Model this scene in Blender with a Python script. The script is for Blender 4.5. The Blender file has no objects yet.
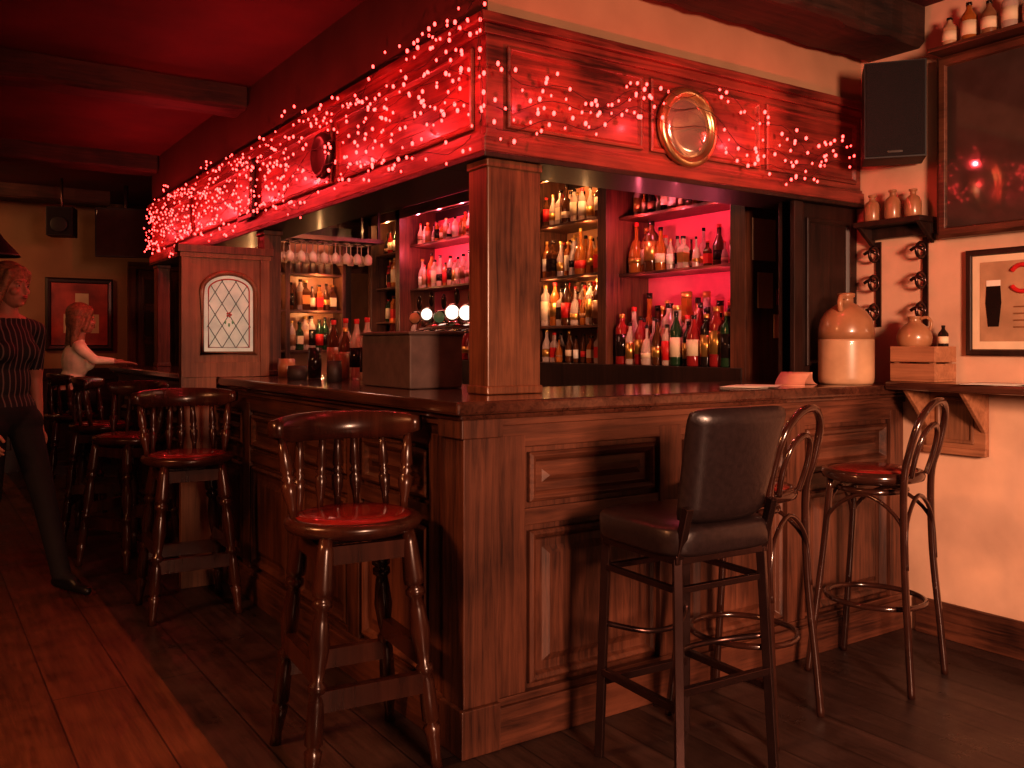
import bpy, bmesh, math, random
from math import sin, cos, pi, radians
from mathutils import Vector, Matrix
random.seed(7)
SC = bpy.context.scene
SC.view_settings.view_transform = 'Standard'
for lk in ('Medium High Contrast', 'None'):
    try:
        SC.view_settings.look = lk; break
    except Exception: pass

# ------------------------------------------------------------ materials
MATS = {}
def newmat(name):
    m = bpy.data.materials.new(name); m.use_nodes = True
    nt = m.node_tree
    return m, nt, nt.nodes['Principled BSDF']
def plain(name, col, rough=0.5, metal=0.0, trans=0.0, emis=None, es=0.0, coat=0.0, noise=0.15, nscale=12, bump=0.0):
    if name in MATS: return MATS[name]
    m, nt, b = newmat(name)
    b.inputs['Roughness'].default_value = rough
    b.inputs['Metallic'].default_value = metal
    b.inputs['Transmission Weight'].default_value = trans
    b.inputs['Coat Weight'].default_value = coat
    tc = nt.nodes.new('ShaderNodeTexCoord')
    n = nt.nodes.new('ShaderNodeTexNoise'); n.inputs['Scale'].default_value = nscale; n.inputs['Detail'].default_value = 5
    nt.links.new(tc.outputs['Object'], n.inputs['Vector'])
    cr = nt.nodes.new('ShaderNodeValToRGB')
    cr.color_ramp.elements[0].position = 0.3; cr.color_ramp.elements[1].position = 0.7
    cr.color_ramp.elements[0].color = (*[c*(1-noise) for c in col], 1)
    cr.color_ramp.elements[1].color = (*[min(1, c*(1+noise)) for c in col], 1)
    nt.links.new(n.outputs['Fac'], cr.inputs['Fac'])
    nt.links.new(cr.outputs['Color'], b.inputs['Base Color'])
    if bump > 0:
        bp = nt.nodes.new('ShaderNodeBump'); bp.inputs['Strength'].default_value = bump; bp.inputs['Distance'].default_value = 0.01
        nt.links.new(n.outputs['Fac'], bp.inputs['Height']); nt.links.new(bp.outputs['Normal'], b.inputs['Normal'])
    if emis:
        b.inputs['Emission Color'].default_value = (*emis, 1); b.inputs['Emission Strength'].default_value = es
    MATS[name] = m
    return m
def wood(name, c1, c2, axis='Z', rough=0.42, scale=1.0, coat=0.12, bump=0.18):
    if name in MATS: return MATS[name]
    m, nt, b = newmat(name)
    tc = nt.nodes.new('ShaderNodeTexCoord'); mp = nt.nodes.new('ShaderNodeMapping')
    s = {'X': (1.2, 22, 22), 'Y': (22, 1.2, 22), 'Z': (22, 22, 1.2)}[axis]
    mp.inputs['Scale'].default_value = tuple(v*scale for v in s)
    nt.links.new(tc.outputs['Object'], mp.inputs['Vector'])
    n = nt.nodes.new('ShaderNodeTexNoise'); n.inputs['Scale'].default_value = 1.6; n.inputs['Detail'].default_value = 8
    n.inputs['Roughness'].default_value = 0.65; n.inputs['Distortion'].default_value = 0.8
    nt.links.new(mp.outputs['Vector'], n.inputs['Vector'])
    n2 = nt.nodes.new('ShaderNodeTexNoise'); n2.inputs['Scale'].default_value = 2.6; n2.inputs['Detail'].default_value = 4
    nt.links.new(tc.outputs['Object'], n2.inputs['Vector'])
    mx = nt.nodes.new('ShaderNodeMath'); mx.operation = 'MULTIPLY_ADD'; mx.inputs[1].default_value = 0.6
    nt.links.new(n2.outputs['Fac'], mx.inputs[0])
    sc_ = nt.nodes.new('ShaderNodeMath'); sc_.operation = 'MULTIPLY'; sc_.inputs[1].default_value = 0.62
    nt.links.new(n.outputs['Fac'], sc_.inputs[0]); nt.links.new(sc_.outputs[0], mx.inputs[2])
    cr = nt.nodes.new('ShaderNodeValToRGB')
    cr.color_ramp.elements[0].position = 0.46; cr.color_ramp.elements[1].position = 0.76
    cr.color_ramp.elements[0].color = (*c1, 1); cr.color_ramp.elements[1].color = (*c2, 1)
    nt.links.new(mx.outputs[0], cr.inputs['Fac']); nt.links.new(cr.outputs['Color'], b.inputs['Base Color'])
    b.inputs['Roughness'].default_value = rough; b.inputs['Coat Weight'].default_value = coat
    b.inputs['Coat Roughness'].default_value = 0.15
    bp = nt.nodes.new('ShaderNodeBump'); bp.inputs['Strength'].default_value = bump; bp.inputs['Distance'].default_value = 0.004
    nt.links.new(n.outputs['Fac'], bp.inputs['Height']); nt.links.new(bp.outputs['Normal'], b.inputs['Normal'])
    MATS[name] = m
    return m
def floor_mat(name, ca, cb, row, rmin, rmax):
    m, nt, b = newmat(name)
    tc = nt.nodes.new('ShaderNodeTexCoord'); mp = nt.nodes.new('ShaderNodeMapping')
    mp.inputs['Rotation'].default_value = (0, 0, pi/2)
    nt.links.new(tc.outputs['Object'], mp.inputs['Vector'])
    br = nt.nodes.new('ShaderNodeTexBrick')
    br.inputs['Scale'].default_value = 1; br.inputs['Brick Width'].default_value = 2.4; br.inputs['Row Height'].default_value = row
    br.inputs['Mortar Size'].default_value = 0.003; br.inputs['Color1'].default_value = (*ca, 1)
    br.inputs['Color2'].default_value = (*cb, 1); br.inputs['Mortar'].default_value = (*[c*.35 for c in ca], 1)
    nt.links.new(mp.outputs['Vector'], br.inputs['Vector'])
    mp2 = nt.nodes.new('ShaderNodeMapping'); mp2.inputs['Scale'].default_value = (25, 1.5, 1)
    nt.links.new(tc.outputs['Object'], mp2.inputs['Vector'])
    n = nt.nodes.new('ShaderNodeTexNoise'); n.inputs['Scale'].default_value = 1.5; n.inputs['Detail'].default_value = 8; n.inputs['Roughness'].default_value = .7
    nt.links.new(mp2.outputs['Vector'], n.inputs['Vector'])
    n3 = nt.nodes.new('ShaderNodeTexNoise'); n3.inputs['Scale'].default_value = 3.0; n3.inputs['Detail'].default_value = 8; n3.inputs['Roughness'].default_value = .7
    nt.links.new(tc.outputs['Object'], n3.inputs['Vector'])
    mix = nt.nodes.new('ShaderNodeMix'); mix.data_type = 'RGBA'; mix.blend_type = 'MULTIPLY'; mix.inputs['Factor'].default_value = 0.85
    cr = nt.nodes.new('ShaderNodeValToRGB'); cr.color_ramp.elements[0].color = (.25, .25, .25, 1); cr.color_ramp.elements[1].color = (1.7, 1.7, 1.7, 1)
    cr.color_ramp.elements[0].position = .37; cr.color_ramp.elements[1].position = .63
    ad = nt.nodes.new('ShaderNodeMath'); ad.operation = 'ADD'; hf = nt.nodes.new('ShaderNodeMath'); hf.operation = 'MULTIPLY'; hf.inputs[1].default_value = .5
    nt.links.new(n.outputs['Fac'], ad.inputs[0]); nt.links.new(n3.outputs['Fac'], ad.inputs[1]); nt.links.new(ad.outputs[0], hf.inputs[0])
    nt.links.new(hf.outputs[0], cr.inputs['Fac'])
    nt.links.new(br.outputs['Color'], mix.inputs['A']); nt.links.new(cr.outputs['Color'], mix.inputs['B'])
    nt.links.new(mix.outputs['Result'], b.inputs['Base Color'])
    rr = nt.nodes.new('ShaderNodeMapRange'); rr.inputs['From Min'].default_value = .3; rr.inputs['From Max'].default_value = .7; rr.inputs['To Min'].default_value = rmin; rr.inputs['To Max'].default_value = rmax
    nt.links.new(n3.outputs['Fac'], rr.inputs['Value']); nt.links.new(rr.outputs['Result'], b.inputs['Roughness'])
    bp = nt.nodes.new('ShaderNodeBump'); bp.inputs['Strength'].default_value = .35; bp.inputs['Distance'].default_value = .004
    nt.links.new(n.outputs['Fac'], bp.inputs['Height'])
    bp2 = nt.nodes.new('ShaderNodeBump'); bp2.inputs['Strength'].default_value = .5; bp2.inputs['Distance'].default_value = .005; bp2.invert = True
    nt.links.new(br.outputs['Fac'], bp2.inputs['Height']); nt.links.new(bp.outputs['Normal'], bp2.inputs['Normal'])
    nt.links.new(bp2.outputs['Normal'], b.inputs['Normal'])
    return m

WD1, WD2 = (0.022, 0.008, 0.006), (0.165, 0.060, 0.033)
wz = wood('oak_dark_z', WD1, WD2, 'Z', scale=1.3); wx = wood('oak_dark_x', WD1, WD2, 'X', scale=1.3); wy = wood('oak_dark_y', WD1, WD2, 'Y', scale=1.3)
wfx = wood('fascia_oak_redlit_x', (0.045, 0.010, 0.008), (0.32, 0.065, 0.045), 'X'); wfy = wood('fascia_oak_redlit_y', (0.06, 0.011, 0.009), (0.38, 0.075, 0.055), 'Y')  # oak made redder and lighter, red bulb light put into its colour
wcz = wood('oak_column', (0.040, 0.014, 0.008), (0.23, 0.088, 0.042), 'Z', scale=1.3)
wtop = wood('counter_wood', (0.025, 0.009, 0.007), (0.12, 0.046, 0.028), 'Y', rough=0.14, coat=.7, bump=.05)
wblk = wood('oak_blackened', (0.010, 0.005, 0.004), (0.040, 0.016, 0.011), 'Z', rough=.45)
wbeam = wood('beam_wood', (0.016, 0.007, 0.005), (0.075, 0.028, 0.018), 'X', rough=.75, coat=0, bump=.8)
wstool = wood('stool_wood', (0.022, 0.007, 0.005), (0.075, 0.024, 0.014), 'Z', rough=.27, coat=.25, bump=.06, scale=.5)
wlight = wood('screen_wood', (0.08, 0.036, 0.020), (0.29, 0.13, 0.07), 'Z', rough=.5)
wcrate = wood('crate_wood', (0.16, 0.065, 0.032), (0.42, 0.19, 0.10), 'Y', rough=.6, coat=0)
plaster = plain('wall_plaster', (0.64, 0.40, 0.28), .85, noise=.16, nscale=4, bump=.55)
plaster_b = plain('wall_plaster_dark', (0.32, 0.18, 0.10), .85, noise=.15, nscale=3, bump=.25)  # darker, browner plaster tone for the back and left walls
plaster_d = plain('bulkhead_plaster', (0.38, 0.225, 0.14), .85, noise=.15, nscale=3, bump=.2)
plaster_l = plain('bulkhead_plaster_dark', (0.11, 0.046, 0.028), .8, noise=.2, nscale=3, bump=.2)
ceilm = plain('ceiling_paint', (0.085, 0.012, 0.012), .8, noise=.4, nscale=2, bump=.15)
pinkm = plain('pink_panel', (0.80, 0.15, 0.22), .6, noise=.06)
mirrorm = plain('aged_backing', (0.50, 0.24, 0.13), .35, noise=.25, nscale=5)
black = plain('black_plastic', (0.012, 0.010, 0.011), .55)
grille = plain('speaker_grille', (0.012, 0.010, 0.011), .9, bump=.8, nscale=250)
leather = plain('black_leather', (0.020, 0.012, 0.012), .34, noise=.2, nscale=60, bump=.1, coat=.12)
redleather = plain('oxblood_leather', (0.20, 0.018, 0.014), .22, noise=.25, nscale=20, coat=.4)
metal = plain('dark_bronze_metal', (0.08, 0.044, 0.040), .25, metal=.85)
bent = plain('bentwood_lacquer', (0.036, 0.013, 0.009), .18, coat=.6, noise=.3)
chrome = plain('chrome', (0.7, 0.66, 0.62), .15, metal=1)
brass = plain('aged_brass', (0.62, 0.40, 0.2), .28, metal=.9)
convex = plain('porthole_mirror', (0.8, 0.68, 0.52), .16, metal=.85, noise=.03)
screen = plain('screen_glass', (0.06, 0.038, 0.032), .08, coat=.6)
cream = plain('cream_paper', (0.72, 0.55, 0.38), .7, noise=.06)
white = plain('white_paper', (0.8, 0.70, 0.60), .7, noise=.04)
red = plain('red_print', (0.55, 0.02, 0.02), .5)
stone1 = plain('stoneware_cream', (0.46, 0.28, 0.17), .35, noise=.25, coat=.3, nscale=7)
stone3 = plain('stoneware_tan', (0.32, 0.155, 0.08), .3, noise=.25, coat=.4, nscale=7)
stone2 = plain('stoneware_brown', (0.22, 0.10, 0.05), .3, noise=.2, coat=.3)
blackm = plain('slate_black', (0.03, 0.018, 0.016), .6, noise=.3, nscale=30, bump=.2)
boxm = plain('box_grey', (0.095, 0.060, 0.050), .6, noise=.25, nscale=16, bump=.2)
gclear = plain('bottle_clear', (0.92, 0.70, 0.60), .08, trans=.6, noise=.02)
gamber = plain('bottle_amber', (0.55, 0.18, 0.04), .1, trans=.45, noise=.1)
ggreen = plain('bottle_green', (0.03, 0.07, 0.03), .1, trans=.3, noise=.1)
gdark = plain('bottle_dark', (0.02, 0.012, 0.01), .12, noise=.1)
gbrown = plain('bottle_brown', (0.12, 0.04, 0.015), .1, trans=.3, noise=.1)
gred = plain('bottle_red', (0.35, 0.03, 0.03), .12, trans=.3)
gold = plain('foil_gold', (0.7, 0.4, 0.12), .3, metal=.8)
bulb = plain('fairy_bulb', (.6, .05, .05), .4, emis=(1, .052, .046), es=7.5)
warmbulb = plain('warm_bulb', (1, .6, .3), .4, emis=(1, .5, .2), es=3)
wire = plain('wire_dark', (0.03, 0.01, 0.01), .6)
tapglow = plain('tap_lens', (.9, .9, .85), .3, emis=(1, .92, .75), es=1.3)
stglass = plain('leaded_glass_glow', (0.56, 0.62, 0.52), .25, emis=(.7, .8, .62), es=.17, noise=.25, nscale=9)  # weak emission stands in for light coming through from behind
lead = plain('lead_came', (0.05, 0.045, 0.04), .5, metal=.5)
stred = plain('stained_red_glow', (.35, .04, .03), .3, emis=(.6, .05, .03), es=.1)  # faint emission imitates backlit red glass
stgreen = plain('stained_green_glow', (.12, .25, .14), .3, emis=(.2, .4, .2), es=.12)  # faint emission imitates backlit green glass
skin = plain('skin', (0.38, 0.18, 0.12), .6, noise=.06)
blond = plain('hair_blond', (0.22, 0.12, 0.06), .55, noise=.4, nscale=60, bump=.5)
trouser = plain('black_trousers', (0.010, 0.008, 0.009), .85)
creamcloth = plain('cream_blouse', (0.85, 0.72, 0.55), .8, bump=.1)
shoe = plain('black_shoe', (0.01, 0.009, 0.009), .4)
lips = plain('lips', (0.30, 0.07, 0.06), .4)
eyew = plain('eye_iris', (0.03, 0.02, 0.02), .2)
eyeball = plain('eye_white', (0.45, 0.36, 0.32), .3)
def stripe_mat():
    m, nt, b = newmat('striped_shirt')
    tc = nt.nodes.new('ShaderNodeTexCoord'); w = nt.nodes.new('ShaderNodeTexWave')
    w.bands_direction = 'X'; w.inputs['Scale'].default_value = 11
    nt.links.new(tc.outputs['Object'], w.inputs['Vector'])
    cr = nt.nodes.new('ShaderNodeValToRGB'); cr.color_ramp.interpolation = 'CONSTANT'
    cr.color_ramp.elements[0].color = (.012, .010, .012, 1); cr.color_ramp.elements[1].color = (.13, .10, .095, 1); cr.color_ramp.elements[1].position = .88
    nt.links.new(w.outputs['Fac'], cr.inputs['Fac']); nt.links.new(cr.outputs['Color'], b.inputs['Base Color'])
    b.inputs['Roughness'].default_value = .8
    return m
stripe = stripe_mat()

# ------------------------------------------------------------ mesh builder
class MB:
    def __init__(s): s.v = []; s.f = []; s.fm = []; s.sm = []; s.mats = []
    def mi(s, m):
        if m not in s.mats: s.mats.append(m)
        return s.mats.index(m)
    def add(s, vs, fs, mat, smooth=False, M=None):
        o = len(s.v)
        for p in vs:
            p = Vector(p)
            if M is not None: p = M @ p
            s.v.append(p)
        k = s.mi(mat)
        for f in fs: s.f.append([i+o for i in f]); s.fm.append(k); s.sm.append(smooth)
    def box(s, x0, x1, y0, y1, z0, z1, mat, M=None):
        vs = [(x0,y0,z0),(x1,y0,z0),(x1,y1,z0),(x0,y1,z0),(x0,y0,z1),(x1,y0,z1),(x1,y1,z1),(x0,y1,z1)]
        s.add(vs, [(0,3,2,1),(4,5,6,7),(0,1,5,4),(1,2,6,5),(2,3,7,6),(3,0,4,7)], mat, False, M)
    def bar(s, p0, p1, w, h, mat):
        p0 = Vector(p0); p1 = Vector(p1); d = p1-p0; L = d.length
        q = d.to_track_quat('Z', 'Y'); M = Matrix.Translation(p0) @ q.to_matrix().to_4x4()
        s.box(-w/2, w/2, -h/2, h/2, 0, L, mat, M)
    def plank(s, p0, p1, t, h, mat):
        p0 = Vector(p0); p1 = Vector(p1); d = (p1-p0); n = Vector((-d.y, d.x, 0)).normalized()*t/2; u = Vector((0,0,h/2))
        vs = [p0-n-u, p0+n-u, p0+n+u, p0-n+u, p1-n-u, p1+n-u, p1+n+u, p1-n+u]
        s.add(vs, [(0,1,2,3),(7,6,5,4),(0,4,5,1),(1,5,6,2),(2,6,7,3),(3,7,4,0)], mat)
    def lathe(s, prof, mat, M=None, segs=20, smooth=True):
        vs = []; fs = []
        n = len(prof)
        for (r, z) in prof:
            for i in range(segs):
                a = 2*pi*(i+.5)/segs; vs.append((max(r, 1e-4)*cos(a), max(r, 1e-4)*sin(a), z))
        for j in range(n-1):
            for i in range(segs):
                i2 = (i+1) % segs
                fs.append((j*segs+i, j*segs+i2, (j+1)*segs+i2, (j+1)*segs+i))
        fs.append(tuple(range(segs))[::-1]); fs.append(tuple((n-1)*segs+i for i in range(segs)))
        s.add(vs, fs, mat, smooth, M)
    def turned(s, p0, p1, prof, mat, segs=12):
        p0 = Vector(p0); p1 = Vector(p1); d = p1-p0; L = d.length
        M = Matrix.Translation(p0) @ d.to_track_quat('Z', 'Y').to_matrix().to_4x4()
        s.lathe([(r, t*L) for t, r in prof], mat, M, segs)
    def tube(s, pts, r, mat, segs=8, closed=False):
        pts = [Vector(p) for p in pts]; n = len(pts)
        rs = r if isinstance(r, (list, tuple)) else [r]*n
        tang = []
        for i in range(n):
            if closed: t = pts[(i+1) % n]-pts[i-1]
            else: t = pts[min(i+1, n-1)]-pts[max(i-1, 0)]
            tang.append(t.normalized() if t.length > 1e-9 else Vector((0,0,1)))
        up = Vector((0,0,1)) if abs(tang[0].z) < .9 else Vector((1,0,0))
        nrm = (up - tang[0]*up.dot(tang[0])).normalized(); vs = []; fs = []
        for i in range(n):
            nrm = (nrm - tang[i]*nrm.dot(tang[i]))
            nrm = nrm.normalized() if nrm.length > 1e-6 else tang[i].orthogonal().normalized()
            b = tang[i].cross(nrm)
            for k in range(segs):
                a = 2*pi*k/segs; vs.append(pts[i]+(nrm*cos(a)+b*sin(a))*rs[i])
        m = n if closed else n-1
        for i in range(m):
            j = (i+1) % n
            for k in range(segs):
                k2 = (k+1) % segs; fs.append((i*segs+k, i*segs+k2, j*segs+k2, j*segs+k))
        if not closed:
            fs.append(tuple(range(segs))[::-1]); fs.append(tuple((n-1)*segs+k for k in range(segs)))
        s.add(vs, fs, mat, True)
    def ell(s, c, rad, mat, M=None, nu=16, nv=10, e=1.0):
        def sp(x): return math.copysign(abs(x)**e, x)
        vs = []; fs = []
        for j in range(1, nv):
            ph = -pi/2+pi*j/nv
            for i in range(nu):
                th = 2*pi*i/nu
                vs.append((c[0]+rad[0]*sp(cos(ph))*sp(cos(th)), c[1]+rad[1]*sp(cos(ph))*sp(sin(th)), c[2]+rad[2]*sp(sin(ph))))
        b = len(vs); vs.append((c[0], c[1], c[2]-rad[2])); vs.append((c[0], c[1], c[2]+rad[2]))
        for j in range(nv-2):
            for i in range(nu):
                i2 = (i+1) % nu; fs.append((j*nu+i, j*nu+i2, (j+1)*nu+i2, (j+1)*nu+i))
        for i in range(nu):
            i2 = (i+1) % nu; fs.append((b, i2, i)); fs.append((b+1, (nv-2)*nu+i, (nv-2)*nu+i2))
        s.add(vs, fs, mat, True, M)
    def caps(s, p0, p1, r0, r1, mat, segs=14):
        p0 = Vector(p0); p1 = Vector(p1); L = (p1-p0).length
        pr = [(r0*sin(a), -r0*cos(a)) for a in [radians(x) for x in (5, 30, 60, 90)]]
        pr += [(r1*cos(a), L+r1*sin(a)) for a in [radians(x) for x in (0, 30, 60, 85)]]
        M = Matrix.Translation(p0) @ (p1-p0).to_track_quat('Z', 'Y').to_matrix().to_4x4()
        s.lathe(pr, mat, M, segs)
    def panel(s, o, u, v, n, w, h, prof, mat):
        o = Vector(o); u = Vector(u); v = Vector(v); n = Vector(n); vs = []; fs = []
        for (ins, ht) in prof:
            for (a, b) in ((ins, ins), (w-ins, ins), (w-ins, h-ins), (ins, h-ins)):
                vs.append(o+u*a+v*b+n*ht)
        for j in range(len(prof)-1):
            for i in range(4):
                i2 = (i+1) % 4; fs.append((j*4+i, j*4+i2, (j+1)*4+i2, (j+1)*4+i))
        k = (len(prof)-1)*4; fs.append((k, k+1, k+2, k+3)); fs.append((3, 2, 1, 0))
        s.add(vs, fs, mat)
    def prism(s, poly, axis, a0, a1, mat):
        n = len(poly); vs = []
        for a in (a0, a1):
            for p in poly:
                vs.append({'Z': (p[0], p[1], a), 'Y': (p[0], a, p[1]), 'X': (a, p[0], p[1])}[axis])
        fs = [tuple(range(n)), tuple(range(n, 2*n))[::-1]]+[(i, i+n, (i+1) % n+n, (i+1) % n) for i in range(n)]
        s.add(vs, fs, mat)
    def build(s, name, loc=(0,0,0), rz=0, bevel=0, recalc=True, parent=None):
        me = bpy.data.meshes.new(name); me.from_pydata([tuple(p) for p in s.v], [], s.f)
        for m in s.mats: me.materials.append(m)
        for i, p in enumerate(me.polygons): p.material_index = s.fm[i]; p.use_smooth = s.sm[i]
        if recalc:
            bm = bmesh.new(); bm.from_mesh(me); bmesh.ops.recalc_face_normals(bm, faces=bm.faces); bm.to_mesh(me); bm.free()
        ob = bpy.data.objects.new(name, me); SC.collection.objects.link(ob)
        ob.location = loc; ob.rotation_euler = (0, 0, rz)
        if bevel:
            b = ob.modifiers.new('bevel', 'BEVEL'); b.width = bevel; b.segments = 2; b.limit_method = 'ANGLE'; b.angle_limit = radians(50)
        if parent: ob.parent = parent
        return ob
def T(x, y, z): return Matrix.Translation((x, y, z))
def smooth_path(pts, n=6, closed=False):
    pts = [Vector(p) for p in pts]; out = []; N = len(pts)
    rng = N if closed else N-1
    for i in range(rng):
        if closed: p0, p1, p2, p3 = pts[i-1], pts[i], pts[(i+1) % N], pts[(i+2) % N]
        else: p0, p1, p2, p3 = pts[max(i-1, 0)], pts[i], pts[i+1], pts[min(i+2, N-1)]
        for k in range(n):
            t = k/n
            out.append(.5*((2*p1)+(-p0+p2)*t+(2*p0-5*p1+4*p2-p3)*t*t+(-p0+3*p1-3*p2+p3)*t**3))
    if not closed: out.append(pts[-1])
    return out

# ------------------------------------------------------------ camera
F = 897.0; CAM = Vector((-1.471, -2.446, 1.295)); ANG = radians(33.9)
cd = bpy.data.cameras.new('camera'); cam = bpy.data.objects.new('camera', cd); SC.collection.objects.link(cam)
cam.location = CAM; cam.rotation_euler = (pi/2, 0, -ANG); cd.lens = F*36/1024; cd.sensor_width = 36; cd.shift_y = -39/1024
cd.clip_start = .05; SC.camera = cam

# ------------------------------------------------------------ room shell
XW = 2.33; ZC = 2.82; YB = 8.0; XE = XW-.003
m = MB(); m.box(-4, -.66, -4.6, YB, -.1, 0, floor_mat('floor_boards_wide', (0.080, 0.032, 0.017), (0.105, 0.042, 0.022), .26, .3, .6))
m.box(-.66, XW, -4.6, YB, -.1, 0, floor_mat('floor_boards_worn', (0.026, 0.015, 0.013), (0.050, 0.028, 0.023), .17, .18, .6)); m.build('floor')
m = MB(); m.box(-4.1, XW+.1, -4.6, YB+.1, ZC, ZC+.1, ceilm); m.build('ceiling')
m = MB(); m.box(XW, XW+.12, -4.6, YB+.1, 0, ZC, plaster); m.build('wall_right')
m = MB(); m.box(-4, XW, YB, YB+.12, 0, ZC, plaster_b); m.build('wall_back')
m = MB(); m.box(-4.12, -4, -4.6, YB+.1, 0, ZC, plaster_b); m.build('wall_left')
m = MB(); m.box(-4, XW, -4.72, -4.6, 0, ZC, plaster); m.build('wall_front')
def baseboard(name, x0, x1, y0, y1, h=.16):
    m = MB(); m.box(x0, x1, y0, y1, 0, h, wy if abs(y1-y0) > abs(x1-x0) else wx)
    return m.build(name, bevel=.006)
baseboard('baseboard_right', XW-.022, XW, -4.6, -.09)
baseboard('baseboard_left', -4, -3.98, -4.6, YB)
m = MB(); m.box(-4, .49, YB-.02, YB, 0, 1.05, wblk); m.box(-4, .49, YB-.035, YB-.02, 1.0, 1.05, wblk); m.box(-4, .49, YB-.035, YB-.02, 0, .16, wblk)
for i in range(9): m.panel((-3.95+i*.49, YB-.02, .2), (1,0,0), (0,0,1), (0,-1,0), .42, .75, [(0,0),(0,.01),(.02,.01),(.03,.002)], wblk)
m.build('baseboard_back')
def beam(name, p0, p1, w, h, mat=wbeam, jit=.010):
    p0 = Vector(p0); p1 = Vector(p1); d = p1-p0; n = 26
    side = Vector((-d.y, d.x, 0)).normalized(); vs = []; fs = []
    prof = [(-.5, -.38), (-.42, -.5), (.42, -.5), (.5, -.38), (.5, .5), (.2, .5), (-.2, .5), (-.5, .5)]
    for i in range(n+1):
        c = p0+d*i/n; wob = random.uniform(-1, 1)*jit
        for (a, b) in prof:
            jj = jit if b < .4 else 0
            vs.append(c+side*(a*w+wob+random.uniform(-jj, jj)*.6)+Vector((0, 0, b*h+random.uniform(-jj, jj)*.6)))
    for i in range(n):
        for k in range(8):
            k2 = (k+1) % 8; fs.append((i*8+k, i*8+k2, (i+1)*8+k2, (i+1)*8+k))
    fs.append(tuple(range(8))[::-1]); fs.append(tuple(n*8+k for k in range(8)))
    m = MB(); m.add(vs, fs, mat, False); return m.build(name, bevel=.006)
for yy in (.4, 2.95, 5.25, 7.3):
    beam('ceiling_beam', (-4, yy, ZC-.065), (.19, yy, ZC-.065), .24, .14)
beam('ceiling_beam', (.1, .02, ZC-.09), (XE, .02, ZC-.09), .3, .18)
beam('ceiling_beam', (-.6, -1.2, ZC-.07), (XE, -1.2, ZC-.07), .25, .15)

# ------------------------------------------------------------ bar front
BAR_END = 5.6
m = MB()
m.box(0, XE, 0, .04, 0, 1.06, wz)
m.box(0, .04, .04, BAR_END, 0, 1.06, wz)
m.box(0, .55, BAR_END, BAR_END+.04, 0, 1.06, wz)
m.box(-.02, .10, -.02, .10, 0.0, 1.06, wz)
def bar_face(m, o, u, n, L):
    o = Vector(o); u = Vector(u); n = Vector(n); v = Vector((0,0,1))
    def bx(a0, a1, z0, z1, t, mat):
        vs = [o+u*a+n*b+v*c for c in (z0, z1) for (a, b) in ((a0, 0), (a1, 0), (a1, t), (a0, t))]
        m.add(vs, [(0,3,2,1),(4,5,6,7),(0,1,5,4),(1,2,6,5),(2,3,7,6),(3,0,4,7)], mat)
    hz = wx if abs(u.x) > .5 else wy
    bx(0, L, 0, .13, .04, hz); bx(0, L, .13, .155, .028, hz)
    bx(0, L, .96, 1.06, .022, hz); bx(0, L, 1.035, 1.06, .034, hz)
    bx(0, L, .70, .755, .018, hz)
    np = max(1, round((L-.1)/.72)); pw = (L-.1)/np
    for i in range(np+1):
        a = i*pw
        bx(a, min(a+.11, L), .155, 1.0, .024, wz)
    pro = [(0, 0), (0, .018), (.012, .026), (.024, .018), (.034, .004), (.06, .004), (.085, .016)]
    for i in range(np):
        a = i*pw+.13; w = pw-.15
        m.panel(o+u*a+v*.775, u, v, n, w, .165, pro, hz)
        m.panel(o+u*a+v*.175, u, v, n, w, .505, pro, wz)
bar_face(m, (0.10, 0, 0), (1,0,0), (0,-1,0), XE-.10)
bar_face(m, (0, .10, 0), (0,1,0), (-1,0,0), BAR_END-.10)
m.box(-.045, .10, -.045, .10, 0, .15, wz); m.box(-.03, .105, -.03, .105, .15, 1.0, wz); m.box(-.045, .11, -.045, .11, 1.0, 1.06, wz)
m.build('bar_counter_front', bevel=.003)
m = MB()
def lpoly(o, i): return [(-o, -o), (XE, -o), (XE, i), (i, i), (i, BAR_END+.05), (-o, BAR_END+.05)]
m.prism(lpoly(.085, .60), 'Z', 1.078, 1.12, wtop)
m.prism(lpoly(.06, .58), 'Z', 1.06, 1.078, wtop)
m.build('bar_countertop', bevel=.01)

# ------------------------------------------------------------ fascia, bulkhead, posts
A = .18; ZF0, ZF1 = 1.97, 2.45
m = MB()
m.box(A+.02, XE, A+.02, A+.06, ZF0, ZF1, wfx); m.box(A+.02, A+.06, A+.06, 5.4, ZF0, ZF1, wfy)
for (z0, z1, t) in ((ZF0, ZF0+.05, .02), (ZF0+.05, ZF0+.065, .01), (ZF1-.07, ZF1-.035, .015), (ZF1-.035, ZF1, .035)):
    m.box(A+.02-t, XE, A+.02-t, A+.02, z0, z1, wfx); m.box(A+.02-t, A+.02, A+.02, 5.4, z0, z1, wfy)
pro = [(0, 0), (0, .014), (.012, .018), (.024, .004)]
for i in range(3):
    m.panel((A+.10+i*.68, A+.02, ZF0+.09), (1,0,0), (0,0,1), (0,-1,0), .64, .29, pro, wfx)
for i in range(4):
    m.panel((A+.02, A+.10+i*1.28, ZF0+.09), (0,1,0), (0,0,1), (-1,0,0), 1.22, .29, pro, wfy)
m.box(A, XE, A, .46, ZF0-.02, ZF0, wblk); m.box(A, .46, .46, 5.4, ZF0-.02, ZF0, wblk)
m.box(A+.06, XE, 5.36, 5.4, ZF0, ZF1, wx)
m.build('bar_fascia', bevel=.003)
m = MB()
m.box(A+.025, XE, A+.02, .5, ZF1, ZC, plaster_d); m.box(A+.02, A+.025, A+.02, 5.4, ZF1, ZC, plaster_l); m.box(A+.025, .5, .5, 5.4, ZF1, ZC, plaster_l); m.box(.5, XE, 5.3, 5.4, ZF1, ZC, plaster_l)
m.build('bulkhead')
m = MB(); m.box(.5, XE, .5, 5.3, 2.45, 2.49, wblk); m.build('bar_inner_ceiling')
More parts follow.
